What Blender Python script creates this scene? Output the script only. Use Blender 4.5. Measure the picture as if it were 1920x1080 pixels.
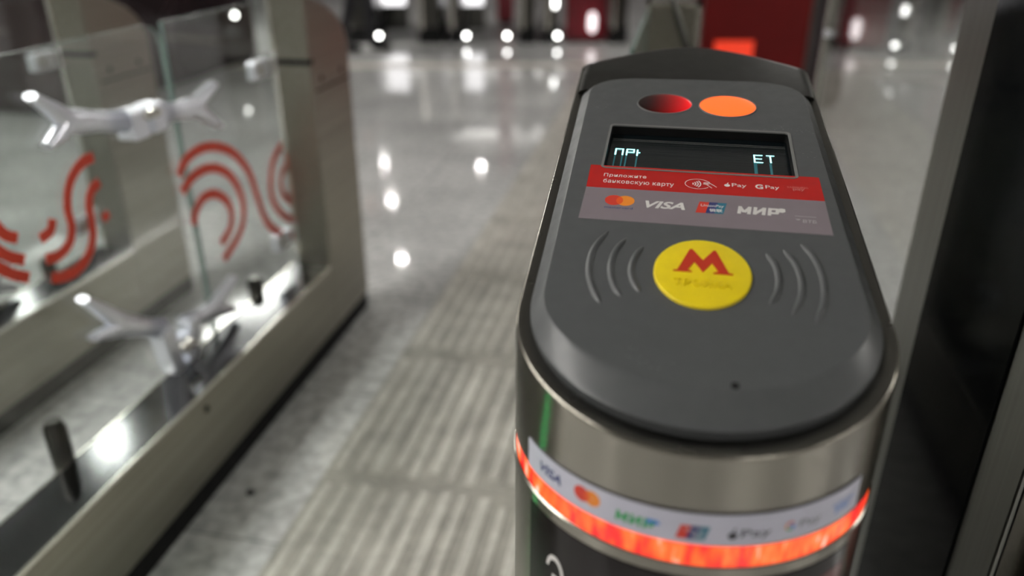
import bpy, bmesh, math, random
from math import sin, cos, pi, radians, sqrt, atan2, hypot
from mathutils import Vector, Matrix
random.seed(4)
for o in list(bpy.data.objects): bpy.data.objects.remove(o)
SC = bpy.context.scene
COL = SC.collection
# ------------------------------------------------------------------ camera, world, exposure
YAW = radians(11.4); PITCH = radians(25.4); CH = 1.25
cam_d = bpy.data.cameras.new('camera'); cam = bpy.data.objects.new('camera', cam_d); COL.objects.link(cam)
cam.location = (0, 0, CH); cam.rotation_euler = (radians(90) - PITCH, 0, YAW)
cam_d.sensor_width = 36; cam_d.lens = 1490 / 1920 * 36; cam_d.clip_start = .02; cam_d.clip_end = 80
cam_d.dof.use_dof = True; cam_d.dof.focus_distance = .72; cam_d.dof.aperture_fstop = 2.3; cam_d.dof.aperture_blades = 0
SC.camera = cam
W = bpy.data.worlds.new('world'); SC.world = W; W.use_nodes = True
W.node_tree.nodes['Background'].inputs[0].default_value = (.6, .65, .7, 1)
W.node_tree.nodes['Background'].inputs[1].default_value = .05
SC.view_settings.view_transform = 'Standard'; SC.view_settings.look = 'None'
SC.view_settings.gamma = 1; SC.view_settings.use_curve_mapping = False
SC.view_settings.exposure = 0.22
CEIL = 3.0

def hp(r, d, z=0.0):            # hall frame (turned by YAW against the gates) -> world
    return Vector((r * cos(YAW) - d * sin(YAW), r * sin(YAW) + d * cos(YAW), z))

# ------------------------------------------------------------------ materials
def mat(name, col, rough=.5, metal=0., emit=None, es=0., noise=None, bump=None, aniso=0., tangent=None, spec=None, coat=0., rvar=0., stretch=(1, 1, 1)):
    m = bpy.data.materials.new(name); m.use_nodes = True
    nt = m.node_tree; b = nt.nodes['Principled BSDF']
    b.inputs['Base Color'].default_value = (*col, 1); b.inputs['Roughness'].default_value = rough; b.inputs['Metallic'].default_value = metal
    if spec is not None: b.inputs['Specular IOR Level'].default_value = spec
    if coat: b.inputs['Coat Weight'].default_value = coat; b.inputs['Coat Roughness'].default_value = .08
    if emit: b.inputs['Emission Color'].default_value = (*emit, 1); b.inputs['Emission Strength'].default_value = es
    if aniso:
        b.inputs['Anisotropic'].default_value = aniso
        t = nt.nodes.new('ShaderNodeTangent'); t.direction_type = 'RADIAL'; t.axis = tangent or 'Z'
        nt.links.new(t.outputs[0], b.inputs['Tangent']); b.inputs['Anisotropic Rotation'].default_value = .25
    if noise or bump or rvar:
        tc = nt.nodes.new('ShaderNodeTexCoord'); mp = nt.nodes.new('ShaderNodeMapping'); mp.inputs['Scale'].default_value = stretch
        nt.links.new(tc.outputs['Object'], mp.inputs[0])
    if noise:                   # (scale, amount)
        n = nt.nodes.new('ShaderNodeTexNoise'); n.inputs['Scale'].default_value = noise[0]; n.inputs['Detail'].default_value = 5
        nt.links.new(mp.outputs[0], n.inputs['Vector'])
        r = nt.nodes.new('ShaderNodeMapRange'); r.inputs[1].default_value = .3; r.inputs[2].default_value = .7
        r.inputs[3].default_value = 1 - noise[1]; r.inputs[4].default_value = 1 + noise[1]
        nt.links.new(n.outputs['Fac'], r.inputs[0])
        mx = nt.nodes.new('ShaderNodeVectorMath'); mx.operation = 'SCALE'; mx.inputs[0].default_value = col
        nt.links.new(r.outputs[0], mx.inputs['Scale']); nt.links.new(mx.outputs[0], b.inputs['Base Color'])
    if rvar:
        n = nt.nodes.new('ShaderNodeTexNoise'); n.inputs['Scale'].default_value = 60; n.inputs['Detail'].default_value = 3
        nt.links.new(mp.outputs[0], n.inputs['Vector'])
        r = nt.nodes.new('ShaderNodeMapRange'); r.inputs[1].default_value = .3; r.inputs[2].default_value = .7
        r.inputs[3].default_value = max(.02, rough - rvar); r.inputs[4].default_value = rough + rvar
        nt.links.new(n.outputs['Fac'], r.inputs[0]); nt.links.new(r.outputs[0], b.inputs['Roughness'])
    if bump:                    # (scale, strength)
        n = nt.nodes.new('ShaderNodeTexNoise'); n.inputs['Scale'].default_value = bump[0]; n.inputs['Detail'].default_value = 3
        nt.links.new(mp.outputs[0], n.inputs['Vector'])
        bp = nt.nodes.new('ShaderNodeBump'); bp.inputs['Strength'].default_value = bump[1]; bp.inputs['Distance'].default_value = .002
        nt.links.new(n.outputs['Fac'], bp.inputs['Height']); nt.links.new(bp.outputs[0], b.inputs['Normal'])
    return m

def glass(name, tint, refl=1.0):
    m = bpy.data.materials.new(name); m.use_nodes = True; nt = m.node_tree; nt.nodes.clear()
    o = nt.nodes.new('ShaderNodeOutputMaterial'); tr = nt.nodes.new('ShaderNodeBsdfTransparent'); gl = nt.nodes.new('ShaderNodeBsdfGlossy')
    tr.inputs[0].default_value = (*tint, 1); gl.inputs['Roughness'].default_value = .02; gl.inputs[0].default_value = (refl, refl, refl, 1)
    fr = nt.nodes.new('ShaderNodeFresnel'); ge = nt.nodes.new('ShaderNodeNewGeometry'); mr = nt.nodes.new('ShaderNodeMapRange')
    mr.inputs[3].default_value = 1.5; mr.inputs[4].default_value = 1 / 1.5      # same reflectance from either side of the sheet
    nt.links.new(ge.outputs['Backfacing'], mr.inputs[0]); nt.links.new(mr.outputs[0], fr.inputs[0]); mx = nt.nodes.new('ShaderNodeMixShader')
    nt.links.new(fr.outputs[0], mx.inputs[0]); nt.links.new(tr.outputs[0], mx.inputs[1]); nt.links.new(gl.outputs[0], mx.inputs[2])
    nt.links.new(mx.outputs[0], o.inputs[0])
    return m

M = {}
M['steel'] = mat('brushed_steel_round', (.27, .255, .22), .2, 1, aniso=.7, tangent='Z', bump=(30, .10), stretch=(1, 1, 60))
M['steel_side'] = mat('brushed_steel_side', (.30, .285, .24), .30, 1, bump=(30, .12), stretch=(40, .6, 40), noise=(2.5, .12))
M['steel_top'] = mat('polished_steel', (.17, .17, .175), .13, 1, rvar=.03, stretch=(6, .3, 6))
M['steel_edge'] = mat('bright_steel', (.78, .76, .70), .22, 1, rvar=.04)
M['steel_dark'] = mat('dark_steel', (.085, .083, .075), .28, 1, bump=(60, .03), stretch=(1, 30, 30))
M['chrome'] = mat('satin_chrome', (.86, .88, .95), .32, .85, rvar=.05)
M['plate'] = mat('grey_paint', (.074, .078, .080), .36, 0, rvar=.05, noise=(90, .05), bump=(400, .03))
M['ring'] = mat('grey_frame', (.17, .17, .165), .35, 0, rvar=.05)
M['black'] = mat('black_rubber', (.008, .008, .008), .6, 0, rvar=.08, spec=.15)
M['black_glass'] = mat('black_glass', (.003, .0035, .004), .10, 0, coat=.0, rvar=.02, spec=.03)
M['steel_e'] = mat('brushed_steel_cabinet', (.26, .26, .24), .34, 1, bump=(30, .12), stretch=(40, 40, .6), noise=(2.5, .12))
M['black_panel'] = mat('black_front_panel', (.012, .009, .009), .2, 0, rvar=.04, spec=.22)
M['glass'] = glass('clear_glass', (.93, .955, .945))
M['glass_smoked'] = glass('grey_tinted_glass', (.83, .84, .83))
M['glass_edge'] = mat('green_glass_edge', (.16, .22, .20), .2, 0, noise=(20, .2))
M['red_film'] = mat('red_film', (.62, .05, .02), .45, 0, noise=(8, .06))
M['red_sticker'] = mat('red_sticker', (.46, .006, .004), .42, 0, noise=(60, .04))
M['mauve'] = mat('pale_mauve_sticker', (.205, .17, .19), .38, 0, noise=(60, .03))
M['white_sticker'] = mat('white_sticker', (.50, .50, .58), .4, 0, noise=(60, .03))
M['ink_white'] = mat('white_ink', (.66, .64, .62), .45, 0, noise=(60, .02))
M['ink_grey'] = mat('pale_grey_ink', (.42, .38, .40), .45, 0, noise=(60, .02))
M['ink_navy'] = mat('navy_ink', (.03, .04, .16), .45, 0, noise=(60, .02))
M['ink_black'] = mat('black_ink', (.03, .03, .035), .45, 0, noise=(60, .02))
M['ink_grey_d'] = mat('dark_grey_ink', (.12, .12, .13), .45, 0, noise=(60, .02))
M['ink_red'] = mat('red_ink', (.62, .04, .02), .45, 0, noise=(60, .02))
M['ink_orange'] = mat('orange_ink', (.80, .25, .02), .45, 0, noise=(60, .02))
M['ink_midor'] = mat('deep_orange_ink', (.75, .09, .01), .45, 0, noise=(60, .02))
M['ink_green'] = mat('green_ink', (.03, .33, .09), .45, 0, noise=(60, .02))
M['ink_blue'] = mat('blue_ink', (.03, .20, .60), .45, 0, noise=(60, .02))
M['ink_teal'] = mat('teal_ink', (.02, .16, .24), .45, 0, noise=(60, .02))
M['yellow'] = mat('yellow_plastic', (.80, .62, .004), .42, 0, noise=(70, .04))
M['m_red'] = mat('red_letter_plastic', (.52, .03, .008), .42, 0, noise=(70, .04))
M['amber'] = mat('lit_orange_lamp', (.4, .05, .02), .35, 0, emit=(1, .135, .015), es=1.1)
M['screen'] = mat('dark_display_glass', (.004, .0065, .008), .12, 0, bump=(3, .15), stretch=(2, 300, 1))
M['phosphor'] = mat('cyan_phosphor', (.1, .5, .5), .4, 0, emit=(.36, 1, 1), es=2.6)
M['letter_reflection'] = mat('painted_letter_reflection', (.01, .05, .06), .4, 0, emit=(.06, .42, .46), es=.16)  # emission for the painted reflections under the display letters
M['lamp_white'] = mat('lamp_disc', (.9, .9, .9), .4, 0, emit=(1, .98, .94), es=170)
M['lum_white'] = mat('luminaire_diffuser', (.9, .9, .9), .4, 0, emit=(1, .97, .92), es=24)
M['lum_dim'] = mat('dim_luminaire_diffuser', (.9, .9, .9), .4, 0, emit=(1, .97, .92), es=2.6)
M['box_white'] = mat('light_box_diffuser', (.9, .9, .9), .4, 0, emit=(1, .98, 1), es=1.5)
M['ind_white'] = mat('white_indicator', (.9, .9, .9), .4, 0, emit=(1, 1, .97), es=15)
M['ind_pill'] = mat('white_pill_indicator', (.9, .9, .9), .4, 0, emit=(1, .88, .9), es=1.6)
M['green_led'] = mat('green_led', (.1, .8, .3), .4, 0, emit=(.03, 1, .25), es=30)
M['orange_screen'] = mat('lit_red_screen', (.4, .03, .01), .3, 0, emit=(1, .045, .012), es=.55)
M['pink_screen'] = mat('lit_pink_mark', (.6, .3, .25), .3, 0, emit=(1, .3, .24), es=.55)
M['maroon'] = mat('maroon_gloss', (.026, .016, .018), .16, 0, spec=.35, rvar=.03, noise=(2, .2))
M['maroon_l'] = mat('crimson_panel', (.20, .008, .018), .3, 0, noise=(3, .15))
M['red_wall'] = mat('dark_red_lacquer', (.10, .003, .003), .45, 0, spec=.15, noise=(3, .12))
M['ceiling'] = mat('ceiling_panel', (.42, .42, .41), .7, 0, noise=(3, .06))
M['wall'] = mat('grey_wall_stone', (.36, .34, .34), .35, 0, noise=(2, .12))
M['wall_far'] = mat('mauve_wall_stone', (.36, .30, .32), .3, 0, noise=(1.2, .3))
M['cloth'] = mat('black_cloth', (.012, .012, .015), .85, 0, noise=(30, .2))
M['skin'] = mat('skin', (.55, .32, .24), .5, 0, noise=(20, .05))
M['hair'] = mat('dark_hair', (.02, .014, .01), .6, 0, noise=(60, .3))
M['stone_light'] = mat('pale_stone', (.56, .53, .48), .3, 0, noise=(40, .12))

def red_band_mat():
    m = mat('red_led_band', (.35, .01, .01), .25, 0, emit=(1, .05, .02), es=1)
    nt = m.node_tree; b = nt.nodes['Principled BSDF']
    tc = nt.nodes.new('ShaderNodeTexCoord'); mp = nt.nodes.new('ShaderNodeMapping'); mp.inputs['Scale'].default_value = (110, 110, 25)
    n = nt.nodes.new('ShaderNodeTexNoise'); n.inputs['Scale'].default_value = 1; n.inputs['Detail'].default_value = 3
    r = nt.nodes.new('ShaderNodeValToRGB'); e = r.color_ramp.elements
    e[0].position = .30; e[0].color = (.42, .008, .012, 1); e[1].position = .78; e[1].color = (1.4, .85, .75, 1)
    k = e.new(.43); k.color = (.9, .022, .015, 1); k = e.new(.52); k.color = (1, .09, .012, 1); k = e.new(.63); k.color = (1.1, .17, .03, 1)
    nt.links.new(tc.outputs['Object'], mp.inputs[0]); nt.links.new(mp.outputs[0], n.inputs['Vector']); nt.links.new(n.outputs['Fac'], r.inputs[0])
    nt.links.new(r.outputs[0], b.inputs['Emission Color']); b.inputs['Emission Strength'].default_value = 1.12
    return m
M['band'] = red_band_mat()

def dark_lamp_mat():            # unlit lens; glow from the lit lamp beside it is painted as emission
    m = mat('dark_red_lens_painted_glow', (.006, .0008, .0008), .22, 0, spec=.25,  emit=(1, .01, .015), es=0)
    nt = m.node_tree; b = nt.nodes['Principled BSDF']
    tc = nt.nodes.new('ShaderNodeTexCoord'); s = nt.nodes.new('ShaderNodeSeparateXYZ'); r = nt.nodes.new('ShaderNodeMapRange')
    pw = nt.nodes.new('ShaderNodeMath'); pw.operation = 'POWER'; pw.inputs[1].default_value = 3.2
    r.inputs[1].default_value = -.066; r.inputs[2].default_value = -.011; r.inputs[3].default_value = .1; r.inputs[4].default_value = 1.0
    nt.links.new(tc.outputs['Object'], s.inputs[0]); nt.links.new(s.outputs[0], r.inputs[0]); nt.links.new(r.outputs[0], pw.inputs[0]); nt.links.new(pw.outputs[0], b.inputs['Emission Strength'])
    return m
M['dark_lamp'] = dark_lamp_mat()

def floor_mat():
    m = bpy.data.materials.new('polished_granite'); m.use_nodes = True; nt = m.node_tree; b = nt.nodes['Principled BSDF']
    tc = nt.nodes.new('ShaderNodeTexCoord')
    def noise(s, d=4):
        n = nt.nodes.new('ShaderNodeTexNoise'); n.inputs['Scale'].default_value = s; n.inputs['Detail'].default_value = d
        nt.links.new(tc.outputs['Object'], n.inputs['Vector']); return n
    a = noise(30, 8); c = noise(1.7, 3); v = nt.nodes.new('ShaderNodeTexVoronoi'); v.inputs['Scale'].default_value = 90
    nt.links.new(tc.outputs['Object'], v.inputs['Vector'])
    r = nt.nodes.new('ShaderNodeValToRGB'); e = r.color_ramp.elements
    e[0].position = .33; e[0].color = (.42, .42, .42, 1); e[1].position = .68; e[1].color = (.74, .74, .73, 1)
    nt.links.new(a.outputs['Fac'], r.inputs[0])
    r2 = nt.nodes.new('ShaderNodeMapRange'); r2.inputs[1].default_value = .35; r2.inputs[2].default_value = .65; r2.inputs[3].default_value = .86; r2.inputs[4].default_value = 1.12
    nt.links.new(c.outputs['Fac'], r2.inputs[0])
    mx = nt.nodes.new('ShaderNodeVectorMath'); mx.operation = 'SCALE'; nt.links.new(r.outputs[0], mx.inputs[0]); nt.links.new(r2.outputs[0], mx.inputs['Scale'])
    # thin joints of the 0.6 m slabs
    br = nt.nodes.new('ShaderNodeTexBrick'); br.offset = 0; br.inputs['Scale'].default_value = 1; br.inputs['Mortar Size'].default_value = .003
    br.inputs['Brick Width'].default_value = 1.2; br.inputs['Row Height'].default_value = .6
    br.inputs['Color1'].default_value = (1, 1, 1, 1); br.inputs['Color2'].default_value = (.93, .93, .93, 1); br.inputs['Mortar'].default_value = (.5, .5, .5, 1)
    nt.links.new(tc.outputs['Object'], br.inputs['Vector'])
    m2 = nt.nodes.new('ShaderNodeVectorMath'); m2.operation = 'MULTIPLY'; nt.links.new(mx.outputs[0], m2.inputs[0]); nt.links.new(br.outputs['Color'], m2.inputs[1])
    nt.links.new(m2.outputs[0], b.inputs['Base Color'])
    rr = nt.nodes.new('ShaderNodeMapRange'); rr.inputs[1].default_value = .35; rr.inputs[2].default_value = .65; rr.inputs[3].default_value = .035; rr.inputs[4].default_value = .09
    nt.links.new(c.outputs['Fac'], rr.inputs[0]); nt.links.new(rr.outputs[0], b.inputs['Roughness'])
    b.inputs['Specular IOR Level'].default_value = .6
    return m
M['floor'] = floor_mat()
M['tactile'] = mat('beige_tactile_stone', (.40, .385, .345), .30, 0, noise=(9, .22), rvar=.06)
M['rib'] = mat('beige_tactile_rib', (.62, .605, .555), .26, 0, noise=(9, .2), rvar=.06)

# ------------------------------------------------------------------ mesh helpers
class MB:
    def __init__(s): s.v = []; s.f = []; s.m = []
    def add(s, vs, fs, mi=0):
        k = len(s.v); s.v += [tuple(v) for v in vs]; s.f += [tuple(i + k for i in f) for f in fs]; s.m += [mi] * len(fs); return s
    def box(s, x0, x1, y0, y1, z0, z1, mi=0, fn=None):
        vs = [(x, y, z) for z in (z0, z1) for y in (y0, y1) for x in (x0, x1)]
        if fn: vs = [fn(*v) for v in vs]
        return s.add(vs, [(0, 2, 3, 1), (4, 5, 7, 6), (0, 1, 5, 4), (2, 6, 7, 3), (0, 4, 6, 2), (1, 3, 7, 5)], mi)
    def rings(s, rr, cap0=False, cap1=False, closed=True, mi=0):
        n = len(rr[0]); vs = [p for r in rr for p in r]; fs = []
        for i in range(len(rr) - 1):
            for j in range(n if closed else n - 1):
                a = i * n + j; b = i * n + (j + 1) % n; fs.append((a, b, b + n, a + n))
        if cap0: fs.append(tuple(reversed(range(n))))
        if cap1: fs.append(tuple((len(rr) - 1) * n + j for j in range(n)))
        return s.add(vs, fs, mi)
    def tube(s, pts, rad, n=10, mi=0, caps=True):
        pts = [Vector(p) for p in pts]; rr = []
        rads = rad if isinstance(rad, (list, tuple)) else [rad] * len(pts)
        t0 = (pts[1] - pts[0]).normalized(); up = Vector((0, 0, 1)) if abs(t0.z) < .9 else Vector((1, 0, 0))
        a = t0.cross(up).normalized()
        for i, p in enumerate(pts):
            t = (pts[min(i + 1, len(pts) - 1)] - pts[max(i - 1, 0)]).normalized()
            a = (a - t * a.dot(t)).normalized(); b = t.cross(a)
            rr.append([p + (a * cos(2 * pi * k / n) + b * sin(2 * pi * k / n)) * rads[i] for k in range(n)])
        return s.rings(rr, caps, caps, mi=mi)
    def lathe(s, c, prof, n=24, mi=0, axis='z'):
        rr = []
        for (r, h) in prof:
            ring = []
            for k in range(n):
                u, w = r * cos(2 * pi * k / n), r * sin(2 * pi * k / n)
                ring.append({'z': (c[0] + u, c[1] + w, c[2] + h), 'x': (c[0] + h, c[1] + u, c[2] + w), 'y': (c[0] + w, c[1] + h, c[2] + u)}[axis])
            rr.append(ring)
        return s.rings(rr, True, True, mi=mi)
    def prism(s, poly, lo, hi, fn, mi=0):       # poly of (a,b); fn(a,b,h) -> point
        n = len(poly)
        vs = [fn(a, b, lo) for a, b in poly] + [fn(a, b, hi) for a, b in poly]
        fs = [tuple(reversed(range(n))), tuple(range(n, 2 * n))] + [(i, (i + 1) % n, (i + 1) % n + n, i + n) for i in range(n)]
        return s.add(vs, fs, mi)

def obj(name, mb, m, parent=None, smooth=False, bevel=0, weld=True):
    me = bpy.data.meshes.new(name); off = Vector((0, 0, 0))
    if parent is not None:
        q = parent
        while q is not None: off += q.location; q = q.parent
    rz = 0
    me.from_pydata([tuple(Vector(v) - off) for v in mb.v], [], mb.f)
    for mm in (m if isinstance(m, (list, tuple)) else [m]): me.materials.append(mm)
    for p, mi in zip(me.polygons, mb.m): p.material_index = mi
    bm = bmesh.new(); bm.from_mesh(me)
    if weld: bmesh.ops.remove_doubles(bm, verts=bm.verts, dist=1e-6)
    bmesh.ops.recalc_face_normals(bm, faces=bm.faces); bm.to_mesh(me); bm.free()
    o = bpy.data.objects.new(name, me); COL.objects.link(o)
    if parent is not None: o.parent = parent
    if smooth:
        for p in me.polygons: p.use_smooth = True
        md = None
        try: me.set_sharp_from_angle(angle=radians(smooth if smooth is not True else 35))
        except Exception: pass
    if bevel:
        b = o.modifiers.new('bevel', 'BEVEL'); b.width = bevel; b.segments = 2; b.limit_method = 'ANGLE'; b.angle_limit = radians(40)
    return o

def thing(name, label, cat, loc=(0, 0, 0), group=None):
    o = bpy.data.objects.new(name, None); COL.objects.link(o); o.location = loc; o.empty_display_size = .1
    o['label'] = label; o['category'] = cat
    if group: o['group'] = group
    return o
def tag(o, label, cat, group=None):
    o['label'] = label; o['category'] = cat
    if group: o['group'] = group
    return o
def struct(name, mb, m, **k):
    o = obj(name, mb, m, **k); o['kind'] = 'structure'; return o

def text_mesh(txt, bold=0., shear=0., spacing=1.):
    cu = bpy.data.curves.new('t', 'FONT'); cu.body = txt; cu.size = 1; cu.offset = bold; cu.shear = shear; cu.space_character = spacing
    cu.resolution_u = 3; cu.fill_mode = 'FRONT'
    ob = bpy.data.objects.new('t', cu); COL.objects.link(ob); dg = bpy.context.evaluated_depsgraph_get(); dg.update()
    me = bpy.data.meshes.new_from_object(ob.evaluated_get(dg))
    vs = [tuple(v.co) for v in me.vertices]; fs = [tuple(p.vertices) for p in me.polygons]
    bpy.data.objects.remove(ob); bpy.data.meshes.remove(me); bpy.data.curves.remove(cu)
    return vs, fs
def put_text(mb, txt, box, fn, h, bold=0., shear=0., spacing=1., mi=0):
    """fit the words into box (a0,a1,b0,b1), map by fn(a,b,h)"""
    vs, fs = text_mesh(txt, bold, shear, spacing)
    x0 = min(v[0] for v in vs); x1 = max(v[0] for v in vs); y0 = min(v[1] for v in vs); y1 = max(v[1] for v in vs)
    a0, a1, b0, b1 = box
    mb.add([fn(a0 + (v[0] - x0) / (x1 - x0) * (a1 - a0), b0 + (v[1] - y0) / (y1 - y0) * (b1 - b0), h) for v in vs], fs, mi)
def ell(ca, cb, ra, rb, n=32, a0=0, a1=360):
    k = n if a1 - a0 >= 360 else n + 1
    return [(ca + ra * cos(radians(a0 + (a1 - a0) * i / n)), cb + rb * sin(radians(a0 + (a1 - a0) * i / n))) for i in range(k)]
def ribbon(pts, w, closed=False):               # polygons of a stroke of width w along 2-D pts
    P = [Vector((p[0], p[1])) for p in pts]; n = len(P); L = []; R = []
    for i in range(n):
        t = (P[(i + 1) % n if closed else min(i + 1, n - 1)] - P[(i - 1) % n if closed else max(i - 1, 0)]).normalized()
        q = Vector((-t.y, t.x)) * w / 2; L.append(P[i] + q); R.append(P[i] - q)
    return L, R
def stroke(mb, pts, w, fn, h, mi=0, closed=False, thick=0.):
    L, R = ribbon(pts, w, closed); n = len(L); m = n if closed else n - 1
    if not thick:
        mb.add([fn(p.x, p.y, h) for p in L + R], [(i, (i + 1) % n, (i + 1) % n + n, i + n) for i in range(m)], mi)
    else:
        rr = [[fn(a.x, a.y, h), fn(a.x, a.y, h + thick), fn(b.x, b.y, h + thick), fn(b.x, b.y, h)] for a, b in zip(L, R)]
        mb.rings(rr, True, True, mi=mi)
def smooth_pts(pts, k=6):                        # Catmull-Rom
    P = [Vector(p) for p in pts]; P = [P[0] * 2 - P[1]] + P + [P[-1] * 2 - P[-2]]; out = []
    for i in range(1, len(P) - 2):
        for j in range(k):
            t = j / k; a, b, c, d = P[i - 1:i + 3]
            out.append(.5 * ((2 * b) + (c - a) * t + (2 * a - 5 * b + 4 * c - d) * t * t + (3 * b - a - 3 * c + d) * t ** 3))
    out.append(P[-2]); return out
def flat_poly(mb, poly, fn, h, mi=0):
    mb.add([fn(a, b, h) for a, b in poly], [tuple(range(len(poly)))], mi)

# ------------------------------------------------------------------ hall shell
def hall_box(mb, r0, r1, d0, d1, z0, z1, mi=0):
    return mb.box(r0, r1, d0, d1, z0, z1, mi, fn=lambda a, b, c: hp(a, b, c))
HR, HD0, HD1 = 9.0, -5.0, 27.0
struct('floor', hall_box(MB(), -HR, HR, HD0, HD1, -.2, 0), M['floor'])
struct('ceiling', hall_box(MB(), -HR, HR, HD0, HD1, CEIL, CEIL + .2), M['ceiling'])
struct('wall_back', hall_box(MB(), -HR, HR, HD1, HD1 + .2, 0, CEIL), M['wall_far'])
struct('wall_behind', hall_box(MB(), -HR, HR, HD0 - .2, HD0, 0, CEIL), M['wall'])
struct('wall_left', hall_box(MB(), -HR - .2, -HR, HD0, HD1, 0, CEIL), M['wall'])
struct('wall_right', hall_box(MB(), HR, HR + .2, HD0, HD1, 0, CEIL), M['wall'])
struct('trim_1', hall_box(MB(), -HR, HR, 7.14, 7.40, 0, .002), M['stone_light'])

# tactile paving between the gates: flat tiles and raised ribs
TX0, TX1 = -.76, -.13
mb = MB()
for i in range(12):
    y = .25 + i * .6
    mb.box(TX0, TX1, y + .002, y + .598, 0, .003)
tp = thing('tactile_paving', 'strip of beige ribbed tactile paving running down the granite floor between gates', 'paving', (TX0, .25, 0))
obj('paving_tile', mb, M['tactile'], tp)
mb = MB()
for i in range(12):
    y = .25 + i * .6; nr = 13
    for k in range(nr):
        x = TX0 + .025 + k * (TX1 - TX0 - .05) / (nr - 1) + random.uniform(-.003, .003); wd = random.uniform(.009, .015)
        rr = [[(x - wd, yy, .003), (x - wd + .004, yy, .0075), (x + wd - .004, yy, .0075), (x + wd, yy, .003)] for yy in (y + random.uniform(.015, .05), y + random.uniform(.55, .585))]
        mb.rings(rr, True, True)
obj('guiding_rib', mb, M['rib'], tp)
# bolt head in the floor left of the paving
tag(obj('floor_bolt', MB().lathe((-.905, 1.345, 0), [(.0001, .004), (.008, .004), (.010, .002), (.010, 0)], 14), M['black']),
    'small dark bolt head in the granite floor between long gate and tactile strip', 'bolt')

# ------------------------------------------------------------------ ceiling lights
def downlight(x, y):
    t = thing('ceiling_downlight', 'small round bright downlight recessed in the pale hall ceiling', 'light', (x, y, CEIL), 'round downlights in the ceiling')
    obj('trim_ring', MB().lathe((x, y, CEIL), [(.047, -.012), (.098, -.012), (.105, -.006), (.105, 0)], 24), M['chrome'], t)
    obj('lamp_disc', MB().lathe((x, y, CEIL), [(.001, -.016), (.045, -.016), (.045, -.010)], 24), M['lamp_white'], t)
for p in [(-3.40, 9.35), (-4.32, 11.58), (-5.18, 13.62), (-3.36, 13.77), (-5.45, 9.44), (-4.97, 20.4), (-2.95, 19.8), (5.0, 21.1)]:
    downlight(*p)
def luminaire(x, y, rz, w=1.2, d=.32, label=''):
    far = y > 12
    t = thing('ceiling_luminaire', label, 'light', (x, y, CEIL))
    fn = lambda a, b, c: (x + a * cos(rz) - b * sin(rz), y + a * sin(rz) + b * cos(rz), CEIL + c)
    mb = MB()
    for (a0, a1, b0, b1) in ((-w/2-.03, -w/2, -d/2-.03, d/2+.03), (w/2, w/2+.03, -d/2-.03, d/2+.03), (-w/2, w/2, -d/2-.03, -d/2), (-w/2, w/2, d/2, d/2+.03)):
        mb.box(a0, a1, b0, b1, -.05, 0, fn=fn)
    obj('housing', mb, M['chrome'], t)
    obj('diffuser', MB().box(-w/2, w/2, -d/2, d/2, -.04, -.005, fn=fn), M['lum_dim'] if far else M['lum_white'], t)
for x, y, rz, w, d, lb in [  # panels labelled fill light are added to brighten the hall
    (-4.15, 4.45, radians(130), .95, .22, 'bright rectangular ceiling panel light mirrored in the long gate rail'),
    (-6.3, 6.2, radians(40), 1.6, .6, 'bright rectangular ceiling panel light over the far left gate rows'),
    (-2.7, -.9, radians(90), 2.0, .5, 'added long fill light panel on the ceiling behind the viewer, left'),  # unseen, added for frontal fill and a bright streak on the nose
    (2.4, -2.9, 0, 1.6, .4, 'added long fill light panel on the ceiling behind the viewer, right'),
    (-2.2, 1.0, radians(90), 1.6, .4, 'added fill light panel above the passage between the two long gates'),  # out of view, added as side fill
    (4.2, 3.5, radians(90), 2.6, .6, 'added fill light panel over the right side of the hall'),
    (-1.0, 16.5, YAW, 7.0, .5, 'very long ceiling light line across the far hall'),
    (-3.0, 23.0, YAW, 9.0, .6, 'very long ceiling light line nearest the far wall'),
    (1.75, 8.7, YAW, .7, .7, 'added square fill light panel on the ceiling beyond the red stand'),  # added for floor brightness, its mirror image hidden behind the validator
    (-4.6, 7.1, YAW, 1.2, 1.1, 'added square fill light panel on the ceiling beyond the dark kiosk'),  # added floor light, mirrored out of sight behind the gate rail
    (4.6, 9.0, radians(90), 1.8, .6, 'added fill light panel deep in the right side of the hall'),
    (-6.0, .5, radians(90), 2.4, .5, 'added fill light panel beyond the far left gates'),
    (5.5, -1.0, radians(90), 2.4, .5, 'added fill light panel to the right behind the viewer')]:
    luminaire(x, y, rz, w, d, lb)

# ------------------------------------------------------------------ long glass gates (rail, post, glass, clamps)
PY0, PY1 = 2.07, 2.345
POST = [(PY0, .27), (PY0, 1.052), (2.12, 1.040), (2.20, 1.015), (2.27, .985), (2.31, .955), (2.338, .915), (PY1, .87), (PY1, .058), (PY0, .058)]
A_RINGS = [[(1.587, .695), (1.622, .721), (1.682, .731), (1.749, .721), (1.818, .691), (1.868, .647), (1.899, .601), (1.913, .554), (1.926, .509), (1.946, .455), (1.989, .408), (2.054, .364), (2.125, .338)],
    [(1.589, .654), (1.627, .673), (1.684, .68), (1.741, .668), (1.792, .638), (1.825, .596), (1.84, .554), (1.839, .52), (1.825, .488), (1.79, .462), (1.748, .445), (1.711, .431)],
    [(1.61, .565), (1.628, .594), (1.666, .614), (1.716, .609), (1.761, .579), (1.779, .541), (1.77, .509), (1.743, .488), (1.71, .477)],
    [(2.127, .637), (2.073, .624), (2.029, .596), (2.006, .557), (1.998, .52), (2.008, .483), (2.037, .445), (2.08, .41), (2.125, .391)],
    [(2.125, .573), (2.082, .558), (2.062, .529), (2.068, .492), (2.103, .455)]]
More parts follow.
